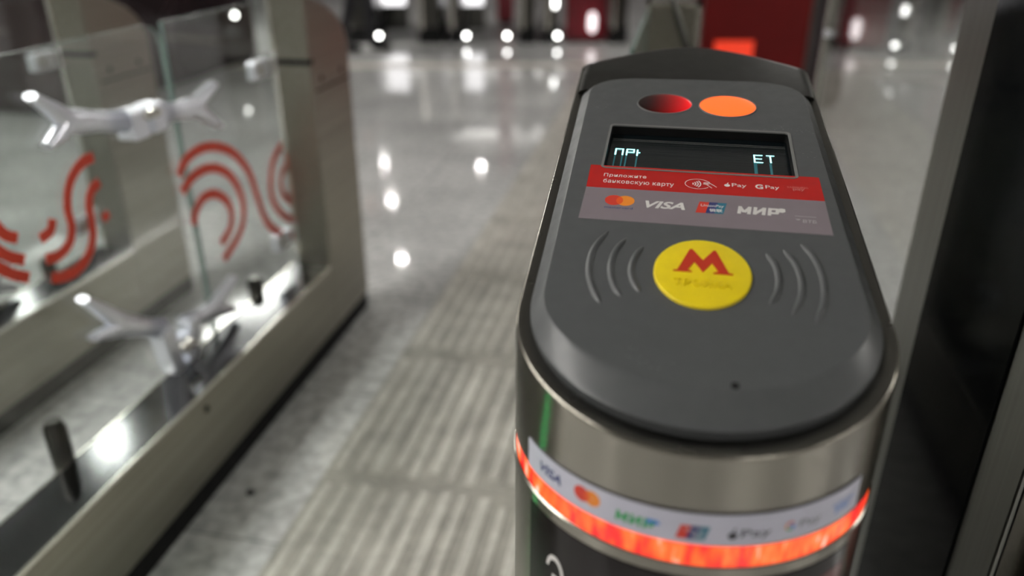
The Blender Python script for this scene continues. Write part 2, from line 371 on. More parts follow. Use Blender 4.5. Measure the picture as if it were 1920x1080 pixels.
L_RINGS = [[(1.333, .812), (1.298, .809), (1.265, .791), (1.244, .765), (1.234, .735), (1.233, .701), (1.217, .674), (1.184, .663), (1.152, .668)],
    [(1.333, .761), (1.306, .75), (1.291, .727), (1.287, .693), (1.280, .66), (1.253, .63), (1.216, .617), (1.176, .621), (1.154, .630)],
    [(1.192, .733), (1.180, .714), (1.152, .708)], [(1.326, .697), (1.333, .680)],
    [(1.03, .80), (1.060, .778), (1.080, .745), (1.104, .729)], [(1.02, .77), (1.050, .735), (1.075, .706), (1.106, .686)], [(1.02, .725), (1.049, .697), (1.074, .672), (1.105, .652)],
    [(1.00, .86), (1.03, .872)], [(1.00, .83), (1.035, .838)]]

def pane(parent, name, x, y0, y1, z0, z1, corner=None, th=.008):
    r = .05
    poly = [(y0, z0), (y1, z0)]
    if corner == 'hi': poly += [(y1, z1 - r)] + [(y1 - r + r * cos(a), z1 - r + r * sin(a)) for a in (radians(30), radians(60), radians(90))] + [(y0, z1)]
    else: poly += [(y1, z1), (y0, z1)]
    mb = MB(); n = len(poly)
    P = [(x - th / 2, y, z) for y, z in poly] + [(x + th / 2, y, z) for y, z in poly]
    mb.add(P, [tuple(range(n)), tuple(range(n, 2 * n))], 0)
    mb.add(P, [(i, (i + 1) % n, (i + 1) % n + n, i + n) for i in range(n)], 1)
    return obj(name, mb, [M['glass'], M['glass_edge']], parent)

UP_ARMS = [((1.451, .855), (1.286, .893), (1.204, .957)), ((1.451, .855), (1.286, .893), (1.211, .866)), ((1.521, .851), (1.681, .832), (1.78, .869)), ((1.521, .851), (1.681, .832), (1.776, .767))]
LO_ARMS = [((1.414, .386), (1.307, .45), (1.204, .562)), ((1.414, .386), (1.307, .45), (1.206, .475)), ((1.494, .354), (1.601, .335), (1.729, .372)), ((1.494, .354), (1.601, .335), (1.707, .290))]
def spider(parent, x, arms, hub_c, legs=None):
    """four-armed clamp: hub, arms that fork into flattened tips"""
    hb = MB()
    if not legs:
        for s in (-1, 1): hb.box(x - .024, x + .024, hub_c[0] + s * .032 - .025, hub_c[0] + s * .032 + .025, hub_c[1] - .034, hub_c[1] + .028)
    else:
        for (yt, zt), (yb, zb) in legs:
            rr = [[(x - .022, y - .020, z), (x + .022, y - .020, z), (x + .022, y + .020, z), (x - .022, y + .020, z)] for y, z in ((yb, zb), ((yt + yb) / 2, (zt + zb) / 2), (yt, zt), (yt, zt + .02))]
            hb.rings(rr, True, True)
        hb.box(x - .014, x + .014, legs[0][0][0], legs[1][0][0], hub_c[1] - .03, hub_c[1] - .005)
    hub = obj('clamp_hub', hb, M['chrome'], parent, bevel=.005)
    for (c, j, t) in arms:
        c, j, t = [Vector((x, p[0], p[1])) for p in (c, j, t)]; mb = MB()
        P = smooth_pts([c, c.lerp(j, .55), j, j.lerp(t, .5), t], 4); n = len(P); rr = []
        for i, q in enumerate(P):
            f = i / (n - 1); w = .025 - .004 * sin(pi * min(1, f * 2)) if f < .5 else .025 - .016 * (f - .5) * 2 
            d = (P[min(i + 1, n - 1)] - P[max(i - 1, 0)]).normalized(); sd = Vector((0, -d.z, d.y))
            rr.append([q + Vector((.015, 0, 0)) * cos(a) + sd * w * sin(a) for a in [radians(v) for v in range(0, 360, 30)]])
        mb.rings(rr, True, True); obj('clamp_arm', mb, M['chrome'], hub, smooth=60)
    for s in (-1, 1):
        obj('clamp_pin', MB().lathe((x + .024, hub_c[0] + s * .014, hub_c[1] + .012 if not legs else .318), [(.001, .014), (.007, .012), (.011, .004), (.011, -.01)], 14, axis='x'), M['steel_edge'], hub, smooth=40)

def gate(x, label, rings=None, y0=.35, green=False, pane1=True, group=None, w=.15, spiders=True, pane2=(1.628, 2.135), px2=None, pl=.044):
    """x = right face of the rail"""
    xl = x - w; xm = x - w / 2
    g = thing('glass_turnstile_gate', label, 'turnstile gate', (xm, 1.3, 0), group)
    obj('plinth', MB().box(xl + .004, x - .004, y0, PY1 - .004, 0, .058), M['black'], g)
    rail = MB().box(xl + .026, x, y0, PY0, .058, .262)
    obj('glass_ledge', MB().box(xl, xl + .026, y0, PY0 if pl == 0 else PY1 - .12, .058, .236), M['steel_side'], g, bevel=.002)
    rl = obj('rail', rail, M['steel_side'], g, bevel=.003)
    tc_ = MB().box(xl + .030, x - .004, y0, PY0, .262, .268)
    obj('rail_top', tc_, M['steel_top'], g)
    ed = MB().box(x - .0045, x + .0005, y0, PY0, .262, .270).box(xl + .0255, xl + .0305, y0, PY0, .262, .270)
    obj('rail_edge', ed, M['steel_edge'], g)
    # inner channel that carries the glass
    obj('glass_channel', MB().box(xl + .006, xl + .024, y0, PY0 if pl == 0 else PY1 - .15, .236, .244), M['steel_dark'], g)
    obj('bolt', MB().lathe((x, 1.35, .225), [(.0001, .003), (.007, .003), (.009, 0)], 14, axis='x'), M['black'], g)
    ps = MB().prism(POST, xl + pl, x + .001, lambda a, b, h: (h, a, b))
    po = obj('post', ps, M['steel_side'], g, bevel=.004)
    obj('seam', MB().box(xl + pl - .001, x + .002, PY0 - .002, PY0 + .02, .868, .882).box(x - .001, x + .0018, PY0 + .02, PY1 - .01, .790, .796), M['black'], po)
    tr = MB().box(xl + pl - .002, xl + pl + .010, PY0 - .004, PY0 + .004, .30, 1.056)
    if pl == 0: tr.box(x - .012, x + .003, PY0 - .004, PY0 + .004, .30, 1.056).box(xl - .003, x + .003, PY0 - .004, PY0 + .004, 1.042, 1.056)
    obj('front_trim', tr, M['steel_edge'], po)
    for yy in (2.135, 2.275):
        obj('screw', MB().lathe((x + .001, yy, .822), [(.0001, .002), (.008, .002), (.009, 0)], 12, axis='x'), M['black'], po)
    if pane1:
        p1 = pane(g, 'glass_pane', xl + .017, .78, 1.620, .255, 1.031, 'hi')
        if rings:
            mb = MB()
            for r in L_RINGS: stroke(mb, smooth_pts(r, 5), .021, lambda a, b, h: (xl + .0212 + h, a, b), 0, thick=.0004)
            obj('ring_graphic', mb, M['red_film'], p1)
    px2 = xl + .020 if px2 is None else px2
    p2 = pane(g, 'glass_pane', px2, pane2[0], pane2[1], .255, 1.031)
    if rings:
        mb = MB()
        for r in rings: stroke(mb, smooth_pts([(a, b) for a, b in r], 5), .0245, lambda a, b, h: (px2 + .0045 + h, a, b), 0, thick=.0004)
        obj('ring_graphic', mb, M['red_film'], p2)
    for (yy, zz) in ((2.03, .86), (2.03, .36)):
        c = obj('glass_clamp', MB().box(px2 - .014, px2 + .014, yy - .045, yy + .04, zz - .025, zz + .025), M['chrome'], g, bevel=.005)
        obj('clamp_screw', MB().lathe((px2 + .014, yy - .02, zz), [(.001, .006), (.009, .005), (.011, 0)], 12, axis='x'), M['steel_edge'], c)
    for (yy, hh) in ((1.075, .125), (1.865, .075)):
        if yy < y0: continue
        c = obj('glass_foot', MB().lathe((xl + .010, yy, .236), [(.021, 0), (.021, hh * .85), (.015, hh), (.001, hh)], 16), M['steel_dark'], g, smooth=40)
    if spiders:
        spider(g, xl + .030, UP_ARMS, (1.489, .851)); spider(g, xl + .030, LO_ARMS, (1.462, .343), [((1.409, .370), (1.425, .268)), ((1.510, .345), (1.478, .268))])
    if green:
        gl = obj('green_indicator', MB().box(x, x + .004, .694, .702, .14, .25), M['green_led'], g)
    return g
gate(-.982, 'long steel gate with red ring glass and four-armed clamps, nearest left of the validator', A_RINGS, green=True)
gate(-1.655, 'second steel gate from the validator, seen behind the nearest long gate', None)
gate(-2.46, 'farthest steel gate at the left edge of the photo', None)
gd = gate(.049, 'glass and steel gate standing right behind the card validator', None, y0=1.06, pl=0, w=.13, pane1=False, spiders=False, pane2=(1.45, 2.064), px2=-.078)
obj('support_rod', MB().tube([(-.022, 1.995, 1.066), (.0, 1.99, 1.01), (.045, 1.985, .90), (.045, 1.985, .84)], [.007, .009, .010, .010], 12), M['steel_dark'], gd, smooth=60)
obj('rod_arm', MB().tube([(.045, 1.985, .845), (.045, 2.03, .845), (.045, 2.072, .845)], .012, 12), M['steel_dark'], gd, smooth=60)

# ------------------------------------------------------------------ the card validator
XC, YC, SL = .032, .510, .195
VZ = CH - .26
K = sqrt(1 + SL * SL); NV = Vector((0, -SL, 1)) / K; TV = Vector((0, 1, SL)) / K
V0 = Vector((XC, YC, VZ))
def TOP(s, t, h): return V0 + Vector((s, 0, 0)) + TV * t + NV * h
BR = radians(1.5)
def brot(s, y): return (s * cos(BR) - y * sin(BR), s * sin(BR) + y * cos(BR))
def outline(hw, tc, nose, tside, tback, cr=None, nf=40, ns=10, nb=14, bulge=None):
    """plan outline: half-ellipse nose, straight sides, rounded back; same point count for any size"""
    P = []
    for i in range(nf + 1):
        a = pi + pi * i / nf; P.append((hw * cos(a), tc + (tc - nose) * sin(a)))
    for i in range(1, ns): P.append((hw, tc + (tside - tc) * i / ns))
    for i in range(nb + 1):
        a = pi * i / nb
        if bulge: e = bulge
        else: e = .42
        ca, sa = cos(a), sin(a)
        P.append((hw * (abs(ca) ** e) * (1 if ca >= 0 else -1), tside + (tback - tside) * (abs(sa) ** .9)))
    for i in range(1, ns): P.append((-hw, tside + (tc - tside) * i / ns))
    return P
VB = thing('card_validator', 'steel fare validator pedestal with grey sloping face, yellow disc and card stickers', 'ticket validator', (XC, YC, 0))
def BACK(ins, n=24):
    hw = .1305 - ins; P = [(hw, .466)]
    for i in range(n + 1):
        u = 1 - 2 * i / n; P.append((hw * .985 * u, .538 - ins - .063 * abs(u) ** 1.55 * (1 if abs(u) < .999 else 1.03)))
    return P + [(-hw, .466)]
def OUT(ins):
    hw = .1305 - ins; P = []
    for i in range(41):
        a = pi + pi * i / 40; P.append((hw * cos(a), .005 + (.1295 - ins) * sin(a)))
    P += [(hw, .005 + .455 * i / 10) for i in range(1, 10)]; P += BACK(ins)
    P += [(-hw, .46 - .455 * i / 10) for i in range(1, 10)]; return P
def wall_ring(ins, z): return [(XC + brot(s, y)[0], YC + brot(s, y)[1], z) for s, y in OUT(ins)]
def plane_ring(ins, h, f=OUT):
    R = []
    for s, y in f(ins):
        s, y = brot(s, y); R.append(tuple(TOP(s, y * K, h)))
    return R
obj('plinth', MB().rings([wall_ring(.008, 0), wall_ring(.008, .06)], True, True), M['black'], VB, smooth=True)
obj('lower_body', MB().rings([wall_ring(0, .06), wall_ring(0, .874)], True, True), M['steel'], VB, smooth=True)
obj('body_collar', MB().rings([wall_ring(0, .874), wall_ring(-.0012, .8748), wall_ring(-.0012, .8832), wall_ring(0, .884)], False, False), M['steel'], VB, smooth=30)
# upper body: straight wall, small round-over at the sloping rim
mb = MB().rings([wall_ring(0, .9005), wall_ring(0, .92), plane_ring(0, -.003), plane_ring(.0002, -.0014), plane_ring(.0008, -.0004), plane_ring(.0016, 0)])
obj('upper_body', mb, M['steel'], VB, smooth=50)
obj('rim', MB().rings([plane_ring(.0016, 0), plane_ring(.0028, .0003), plane_ring(.0070, -.0006), plane_ring(.0120, -.0028), plane_ring(.0160, -.006), plane_ring(.030, -.006)], False, True), mat('rim_steel', (.15, .145, .13), .3, 1, rvar=.03), VB, smooth=60)
# hood: dark steel cap behind the grey face plate
def hood_pts(ins, y0, h0, h1):
    pass
hoodring = []
def HOOD(ins): 
    P = [((-.1305 + ins) if k < 1 else (.1305 - ins), .388) for k in (0, 1)]
    P += [(.1305 - ins, .43)] + BACK(ins) + [(-.1305 + ins, .43)]; return P
M['hood'] = mat('dark_hood_steel', (.055, .054, .049), .34, 1, rvar=.02)
obj('hood', MB().rings([plane_ring(.0050, -.006, HOOD), plane_ring(.0040, .001, HOOD), plane_ring(.0055, .0035, HOOD), plane_ring(.012, .0050, HOOD)], False, True), M['hood'], VB, smooth=60)
# face plate with a wide chamfer and an opening for the display
def PL(hw, nose, tb, ts=None): return outline(hw, .012, nose, ts or tb - .045, tb, bulge=.38)
def flat_ring(P, h, rot=1.0):
    R = []
    for s, y in P:
        s2, y2 = brot(s, y) if rot else (s, y); R.append(tuple(TOP(s2, y2 * K, h)))
    return R
o0 = PL(.1212, -.1055, .418); o1 = PL(.1212, -.1055, .418); o2 = PL(.1192, -.1030, .416); oi = PL(.1130, -.0830, .409)
plate = MB().rings([flat_ring(o0, -.0055), flat_ring(o1, .0015), flat_ring(o2, .0035), flat_ring(oi, .0105), flat_ring(PL(.1115, -.0805, .4075), .0118), flat_ring(PL(.1095, -.078, .4055), .012)])
inner = flat_ring(PL(.1095, -.078, .4055), .012)
DS = dict(s0=-.0890, s1=.0785, t0=.2035, t1=.2870)
def rrect(s0, s1, t0, t1, r, n=5):
    P = []
    for cx, cy, a0 in ((s1 - r, t0 + r, -90), (s1 - r, t1 - r, 0), (s0 + r, t1 - r, 90), (s0 + r, t0 + r, 180)):
        for i in range(n + 1):
            a = radians(a0 + 90 * i / n); P.append((cx + r * cos(a), cy + r * sin(a)))
    return P
hole = [tuple(TOP(s, t, .012)) for s, t in rrect(DS['s0'], DS['s1'], DS['t0'] - .006, DS['t1'], .003)]
bm = bmesh.new()
def loop(P):
    vs = [bm.verts.new(p) for p in P]; return [bm.edges.new((vs[i], vs[(i + 1) % len(vs)])) for i in range(len(vs))]
ee = loop(inner) + loop(hole)
bmesh.ops.triangle_fill(bm, use_beauty=True, edges=ee)
bm.verts.index_update()
plate.add([tuple(v.co) for v in bm.verts], [tuple(v.index for v in f.verts) for f in bm.faces]); bm.free()
well = MB().rings([[tuple(TOP(s, t, .0115)) for s, t in rrect(DS['s0'], DS['s1'], DS['t0'] - .006, DS['t1'], .003)], [tuple(TOP(s, t, .0025)) for s, t in rrect(DS['s0'], DS['s1'], DS['t0'] - .006, DS['t1'], .003)]])
fp = obj('face_plate', plate, M['plate'], VB, smooth=28)
obj('display_well', well, M['black'], fp)
# thin worn frame around the display opening
fr_o = rrect(DS['s0'] - .0022, DS['s1'] + .0025, DS['t0'] - .008, DS['t1'] + .0028, .005); fr_i = rrect(DS['s0'], DS['s1'], DS['t0'] - .006, DS['t1'], .003)
obj('display_frame', MB().rings([[tuple(TOP(s, t, .0119)) for s, t in fr_o], [tuple(TOP(s, t, .0127)) for s, t in fr_o], [tuple(TOP(s, t, .0127)) for s, t in fr_i], [tuple(TOP(s, t, .0113)) for s, t in fr_i]]), M['ring'], fp)
dsp = obj('display', MB().prism(rrect(DS['s0'] - .001, DS['s1'] + .001, DS['t0'] - .007, DS['t1'] + .001, .003), 0., .003, TOP), M['screen'], VB)
mb = MB()
S = lambda pts, w=.0015: stroke(mb, pts, w, TOP, .0034)
def seg(a, b, w=.0014):
    a = Vector(a); b = Vector(b); S([a, a.lerp(b, .5), b], w)
y1_, y0_ = .2535, .2408
seg((-.0818, y0_), (-.0818, y1_)); seg((-.0825, y1_), (-.0745, y1_)); seg((-.0750, y0_), (-.0750, y1_))        # first letter
seg((-.0712, y0_), (-.0712, y1_)); seg((-.0718, y1_), (-.0645, y1_)); seg((-.0645, y1_ + .0006), (-.0645, .2475)); seg((-.0712, .2475), (-.0638, .2475))
seg((-.0612, y0_), (-.0612, y1_)); seg((-.0612, .2475), (-.0585, .2475)); 
obj('display_letters', mb, M['phosphor'], dsp); mb = MB()
seg((.0472, y0_), (.0472, y1_ + .0015)); seg((.0465, .2553), (.0548, .2553)); seg((.0465, .2480), (.0540, .2480)); seg((.0465, y0_), (.0548, y0_))
seg((.0580, .2553), (.0655, .2553)); seg((.0617, .2408), (.0617, .2553))
obj('display_letters', mb, M['phosphor'], dsp)
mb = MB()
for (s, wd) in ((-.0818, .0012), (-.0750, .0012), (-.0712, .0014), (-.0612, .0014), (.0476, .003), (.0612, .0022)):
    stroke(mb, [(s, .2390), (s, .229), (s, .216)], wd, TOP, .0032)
obj('letter_reflection_streaks', mb, M['letter_reflection'], dsp)  # letter reflections in the glass, drawn as dim emissive strips
mb = MB()
for t in (.2755, .2725):
    stroke(mb, [(DS['s0'] + .002, t), (0, t), (DS['s1'] - .002, t)], .0006, TOP, .0032)
obj('display_grid', mb, M['ring'], dsp)
# indicator lamps
def lens(name, cs, ct, ra, rb, m):
    o = MB(); rr = []
    for k, (f, h) in enumerate(((1, .0121), (.97, .0128), (.85, .0136), (.6, .0142), (.3, .0145))):
        rr.append([TOP(cs + ra * f * cos(2 * pi * i / 40), ct + rb * f * sin(2 * pi * i / 40), h) for i in range(40)])
    o.rings(rr, False, True); l = obj(name, o, m, VB, smooth=60)
    r = MB().rings([[TOP(cs + ra * f * cos(2 * pi * i / 40), ct + rb * f * sin(2 * pi * i / 40), h) for i in range(40)] for f, h in ((1.0, .0119), (1.0, .0129), (1.03, .0129), (1.04, .0119))])
    obj('lens_rim', r, M['ring'], l); return l
lens('indicator_lamp', -.0400, .3450, .0275, .0245, M['dark_lamp'])['label'] = 'unlit dark red lamp lens with painted red glow'
lens('indicator_lamp', .0235, .3450, .0282, .0262, M['amber'])['label'] = 'glowing orange lamp lens'

# sticker on the face plate
H1, H2, H3, H4 = .0122, .01226, .01236, .01244
stk = obj('card_sticker', MB().prism([(-.1000, .1066), (.0990, .1066), (.0985, .1596), (-.0998, .1596)], .0119, H1, TOP), M['mauve'], VB)
rb = obj('red_strip', MB().prism([(-.0998, .1596), (.0985, .1596), (.0980, .2010), (-.1005, .2010)], .0119, H1, TOP), M['red_sticker'], stk)
def words(txt, box, m, parent, fn=TOP, h=None, name='lettering', **k):
    mb = MB(); put_text(mb, txt, box, fn, H2 if h is None else h, **k); return obj(name, mb, m, parent)
def block_logo(mb, fn, h, wide, high):
    """heavy slanted three-letter word, drawn stroke by stroke in metres, origin at its lower left"""
    t = high * .24
    for a, b in (((.05, .0), (.05, 1)), ((.05, .88), (.16, .22)), ((.16, .22), (.27, .88)), ((.27, 1), (.27, .0)),
                 ((.40, 1), (.40, .0)), ((.40, .10), (.60, .90)), ((.60, 1), (.60, .0)), ((.73, .0), (.73, 1)), ((.73, .34), (.92, .34)), ((.73, .87), (.92, .87)), ((.90, .30), (.90, .92))):
        a = Vector((a[0] * wide + a[1] * high * .12, a[1] * high)); b = Vector((b[0] * wide + b[1] * high * .12, b[1] * high))
        stroke(mb, [a, a.lerp(b, .5), b], t, fn, h)
IW = M['ink_white']; FP_ = mat('faint_pink_ink', (.55, .22, .20), .45, noise=(60, .02))
words('Приложите', (-.0868, -.0492, .1788, .1862), IW, rb, bold=.012, spacing=1.1)
words('банковскую карту', (-.0863, -.0250, .1670, .1760), IW, rb, bold=.012, spacing=1.08)
words('Pay', (.0240, .0364, .1733, .1812), IW, rb, bold=.004)
words('G', (.0435, .0500, .1738, .1818), IW, rb, bold=.03)
words('Pay', (.0520, .0634, .1735, .1812), IW, rb, bold=.004)
mb = MB(); flat_poly(mb, ell(.0200, .1768, .0025, .0024, 18), TOP, H2); flat_poly(mb, [(.0197, .1796), (.0206, .1815), (.0214, .1818), (.0210, .1800)], TOP, H2)
obj('fruit_mark', mb, IW, rb)
words('SAMSUNG', (.0700, .0872, .1790, .1815), FP_, rb, spacing=1.1)
words('pay', (.0745, .0840, .1740, .1782), FP_, rb)
mb = MB()        # contactless sign: oval, waves, hand
stroke(mb, [(a, b) for a, b in ell(-.0047, .1762, .0108, .0086, 40, 20, 325)], .0006, TOP, H2)
for k in range(4):
    r = .0016 + k * .0021
    stroke(mb, ell(-.0108, .1762, r + .0006, (r + .0006) * 1.0, 10, -42, 42), .0011, TOP, H2)
stroke(mb, smooth_pts([(.0000, .1792), (.0030, .1800), (.0062, .1778), (.0112, .1722)], 4), .0007, TOP, H2)
stroke(mb, smooth_pts([(-.0004, .1768), (.0022, .1762), (.0045, .1738), (.0072, .1702)], 4), .0007, TOP, H2)
for a, b in (((.0002, .1785), (.0030, .1756)), ((.0016, .1789), (.0040, .1762)), ((.0030, .1788), (.0050, .1766))):
    stroke(mb, [a, ((a[0] + b[0]) / 2, (a[1] + b[1]) / 2), b], .0008, TOP, H2)
obj('contactless_sign', mb, IW, rb)
def card_circles(mb1, mb2, mb3, fn, ca, cb, r, ry, gap, h):
    flat_poly(mb1, ell(ca - gap, cb, r, ry, 32), fn, h); flat_poly(mb2, ell(ca + gap, cb, r, ry, 32), fn, h - .00002)
    k = math.acos(min(1, gap / r)); P = []
    for i in range(11): a = -k + 2 * k * i / 10; P.append((ca - gap + r * cos(a), cb + ry * sin(a)))
    for i in range(1, 10): a = pi - k + 2 * k * i / 10; P.append((ca + gap + r * cos(a), cb + ry * sin(a)))
    flat_poly(mb3, P, fn, h + .00004)
def circles_logo(fn, parent, ca, cb, r, ry, gap, h):
    a, b, c = MB(), MB(), MB(); card_circles(a, b, c, fn, ca, cb, r, ry, gap, h)
    m = MB(); base = 0
    for q, mi in ((a, 0), (b, 1), (c, 2)): m.add(q.v, q.f, mi)
    return obj('two_circle_logo', m, [M['ink_red'], M['ink_orange'], M['ink_midor']], parent, weld=False)
circles_logo(TOP, stk, -.0690, .1392, .0077, .0084, .0048, H2)
mb = MB(); put_text(mb, 'mastercard', (-.0808, -.0572, .1255, .1286), TOP, H2, .02); obj('logo_lettering', mb, M['ink_navy'], stk)
words('VISA', (-.0476, -.0146, .1302, .1420), IW, stk, bold=.03, shear=.3)
mb = MB(); block_logo(mb, lambda a, b, h: TOP(.0268 + a, .1305 + b, h), H2, .0350, .0120); obj('block_logo', mb, IW, stk)
words('ВТБ', (.0778, .0884, .1228, .1275), M['ink_grey'], stk, bold=.015, shear=.1)
mb = MB()
stroke(mb, [(.0724, .1324), (.080, .1324), (.0888, .1324)], .0007, TOP, H2)
flat_poly(mb, [(.0722, .1280), (.0765, .1280), (.0752, .1262), (.0740, .1262)], TOP, H2)
obj('bank_mark', mb, M['ink_grey'], stk); mb = MB()
flat_poly(mb, [(.0606, .1425), (.0630, .1430), (.0655, .1422), (.0655, .1378), (.0630, .1360), (.0600, .1366), (.0606, .1395)], TOP, H2)
obj('logo_swoosh', mb, IW, stk)
def union_logo(fn, parent, a0, a1, b0, b1, sh, h):
    m = MB(); w = (a1 - a0 - sh)
    for i, (u0, u1) in enumerate(((0, .36), (.36, .68), (.68, 1))):
        flat_poly(m, [(a0 + w * u0, b0), (a0 + w * u1, b0), (a0 + w * u1 + sh, b1), (a0 + w * u0 + sh, b1)], fn, h, i)
    return obj('three_stripe_logo', m, [M['ink_red'], M['ink_navy'], M['ink_teal']], parent, weld=False)
ul = union_logo(TOP, stk, -.0062, .0192, .1278, .1458, .0032, H2)
mb = MB(); put_text(mb, 'UnionPay', (-.0020, .0168, .1368, .1420), TOP, H3, .006, shear=.1)
put_text(mb, '银联', (.0050, .0155, .1300, .1352), TOP, H3, .02)
obj('logo_lettering', mb, M['ink_white'], ul)

# yellow disc with the red M
CD, CT, RS, RT = -.0003, .0405, .0352, .0432
def dring(f, h): return [TOP(CD + RS * f * cos(2 * pi * i / 56), CT + RT * f * sin(2 * pi * i / 56), h) for i in range(56)]
disc = obj('metro_disc', MB().rings([dring(1.0, .0118), dring(1.0, .0134), dring(.985, .0140), dring(.96, .0142)], False, True), M['yellow'], VB, smooth=50)
mpoly = [(-.0215, .0385), (-.0212, .0398), (-.0185, .0402), (-.0098, .0688), (-.0080, .0690), (-.0000, .0548), (.0078, .0690), (.0094, .0690), (.0186, .0402), (.0215, .0398), (.0215, .0385), (.0076, .0385), (.0076, .0398), (.0112, .0412), (.0066, .0520), (.0000, .0392), (-.0062, .0520), (-.0112, .0412), (-.0078, .0398), (-.0078, .0385)]
obj('metro_letter', MB().prism(mpoly, .0141, .0147, TOP), M['m_red'], disc)
mb = MB(); put_text(mb, 'ТРОЙКА', (-.0205, .0205, .0215, .0315), TOP, .01445, .012, spacing=1.15)
# give the raised word thickness
me_v = list(mb.v); k = len(me_v)
emb = bpy.data.meshes.new('raised_word')
off = Vector((XC, YC, 0))
emb.from_pydata([tuple(Vector(v) - off) for v in mb.v], [], mb.f); emb.materials.append(M['yellow'])
ow = bpy.data.objects.new('raised_word', emb); COL.objects.link(ow); ow.parent = disc
so = ow.modifiers.new('solid', 'SOLIDIFY'); so.thickness = .0014; so.offset = 0
# moulded waves either side of the disc
WV = [[(-73.6, 90.3), (-82.1, 63.6), (-82.8, 35.5), (-77.8, 12.6), (-69.9, -6.0)], [(-59.0, 81.6), (-65.9, 60.1), (-66.9, 37.7), (-62.7, 17.3), (-56.4, 4.4)],
      [(-44.8, 71.7), (-50.0, 56.6), (-51.8, 39.8), (-49.2, 24.4), (-43.8, 11.2)], [(46.6, 74.4), (52.4, 60.0), (54.1, 41.8), (51.5, 23.8), (46.0, 9.5)],
      [(59.8, 81.9), (67.1, 62.1), (69.7, 41.5), (67.0, 18.8), (60.2, -1)], [(73.3, 91.0), (81.2, 72.3), (84.9, 46.2), (82.6, 18.7), (74.6, -7.3)]]
for w_ in WV:
    P = [(p.x / 1000, p.y / 1000) for p in smooth_pts(w_, 6)]; L, R = ribbon(P, .0056); n = len(P); rr = []
    for i, (a, b) in enumerate(zip(L, R)):
        e = min(1, i / 3, (n - 1 - i) / 3); e = sqrt(max(e, 0.02))
        c = (a + b) / 2; a = c + (a - c) * e; b = c + (b - c) * e
        rr.append([TOP(*(a.lerp(b, q)), .0119 + .0021 * e * sin(pi * q)) for q in (0, .12, .3, .5, .7, .88, 1)])
    obj('wave_ridge', MB().rings(rr, closed=False), M['plate'], fp, smooth=60)
# scratches and a dent in the paint
random.seed(9); mb = MB()
for (s, t, n, sp) in ((.075, .296, 12, .012), (.092, .293, 12, .010), (-.107, .33, 12, .012), (.040, .4, 8, .03), (-.103, .36, 6, .01), (.095, .24, 7, .012), (-.04, -.062, 12, .02), (.055, .291, 8, .012)):
    for i in range(n):
        a = s + random.gauss(0, sp * .55); b = t + random.gauss(0, sp * .3); an = random.gauss(0, .8); l = random.uniform(.0006, .0022)
        stroke(mb, [(a, b), (a + l * .5 * cos(an), b + l * .5 * sin(an)), (a + l * cos(an), b + l * sin(an))], .00028, TOP, .01212)
obj('scratches', mb, mat('scratched_paint', (.30, .30, .30), .5, noise=(300, .3)), fp)
mb = MB(); flat_poly(mb, ell(.0202, -.0765 , .0026, .0030, 16), TOP, .01215); obj('dent', mb, M['black'], fp)

# nose of the pedestal: bands that follow the cylinder
CR = .1305; CC = Vector((XC + brot(0, .005)[0], YC + brot(0, .005)[1], 0))
def CYL(a, z, h=0.):            # a in degrees, 0 = straight towards the front
    q = radians(a); r = CR + h; return Vector((CC.x + r * sin(q), CC.y - r * cos(q), z))
def band(name, a0, a1, zb0, zt, h0, h1, m, parent, n=48, zt1=None):
    rr = []
    for i in range(n + 1):
        a = a0 + (a1 - a0) * i / n; zz = zt + ((zt1 if zt1 is not None else zt) - zt) * (i / n) ** 2
        zl = zb0 + ((zt1 if zt1 is not None else zt) - zt) * .7 * (i / n) ** 2
        rr.append([CYL(a, zl, h0), CYL(a, zl, h1), CYL(a, zz, h1), CYL(a, zz, h0)])
    return obj(name, MB().rings(rr, True, True), m, parent, smooth=40)
# full recessed red ring behind the led band
obj('band_backing', MB().rings([wall_ring(.004, .884), wall_ring(.004, .901)]), M['black'], VB, smooth=True)
band('led_band', -100, 70, .8842, .9003, -.004, -.0008, M['band'], VB, 90)
fs_ = band('front_sticker', -56.5, 53, .9010, .9236, .0001, .0006, M['white_sticker'], VB, 64, zt1=.9295)
bp_ = band('front_panel', -54.2, 53.5, .12, .8742, .0001, .0010, M['black_panel'], VB, 48)
FH = .00075
def zz_(a): return 0.0055 * max(0, (a + 56.5) / 109.5) ** 2
FC = lambda a, z, h: CYL(a, z + zz_(a), h)
mb = MB(); put_text(mb, 'VISA', (-48.8, -39.0, .9085, .9165), FC, FH, .03, shear=.3); obj('logo_lettering', mb, M['ink_navy'], fs_)
circles_logo(FC, fs_, -29.4, .9138, 2.7, .0058, 1.75, FH)
mb = MB(); block_logo(mb, lambda a, b, h: FC(-20.4 + math.degrees(a / CR), .9064 + b, h), FH, .0262, .0078); obj('block_logo', mb, M['ink_green'], fs_)
mb = MB(); flat_poly(mb, [(-11.2, .9145), (-8.6, .9143), (-7.6, .9120), (-9.0, .9108), (-11.6, .9110)], FC, FH + .00005); obj('logo_swoosh', mb, M['ink_blue'], fs_)
ul = union_logo(FC, fs_, -3.6, 5.2, .9044, .9150, 1.2, FH)
mb = MB(); put_text(mb, 'UnionPay', (-1.4, 4.0, .9102, .9128), FC, FH + .0001, .0); put_text(mb, '银联', (.6, 3.6, .9060, .9092), FC, FH + .0001, .0); obj('logo_lettering', mb, M['ink_white'], ul)
mb = MB(); put_text(mb, 'Pay', (13.4, 21.6, .9050, .9130), FC, FH, .004)
flat_poly(mb, ell(11.2, .9085, 1.25, .0030, 18), FC, FH); flat_poly(mb, [(11.0, .9120), (11.4, .9142), (11.9, .9145), (11.7, .9124)], FC, FH); obj('logo_lettering', mb, M['ink_black'], fs_)
mb = MB()
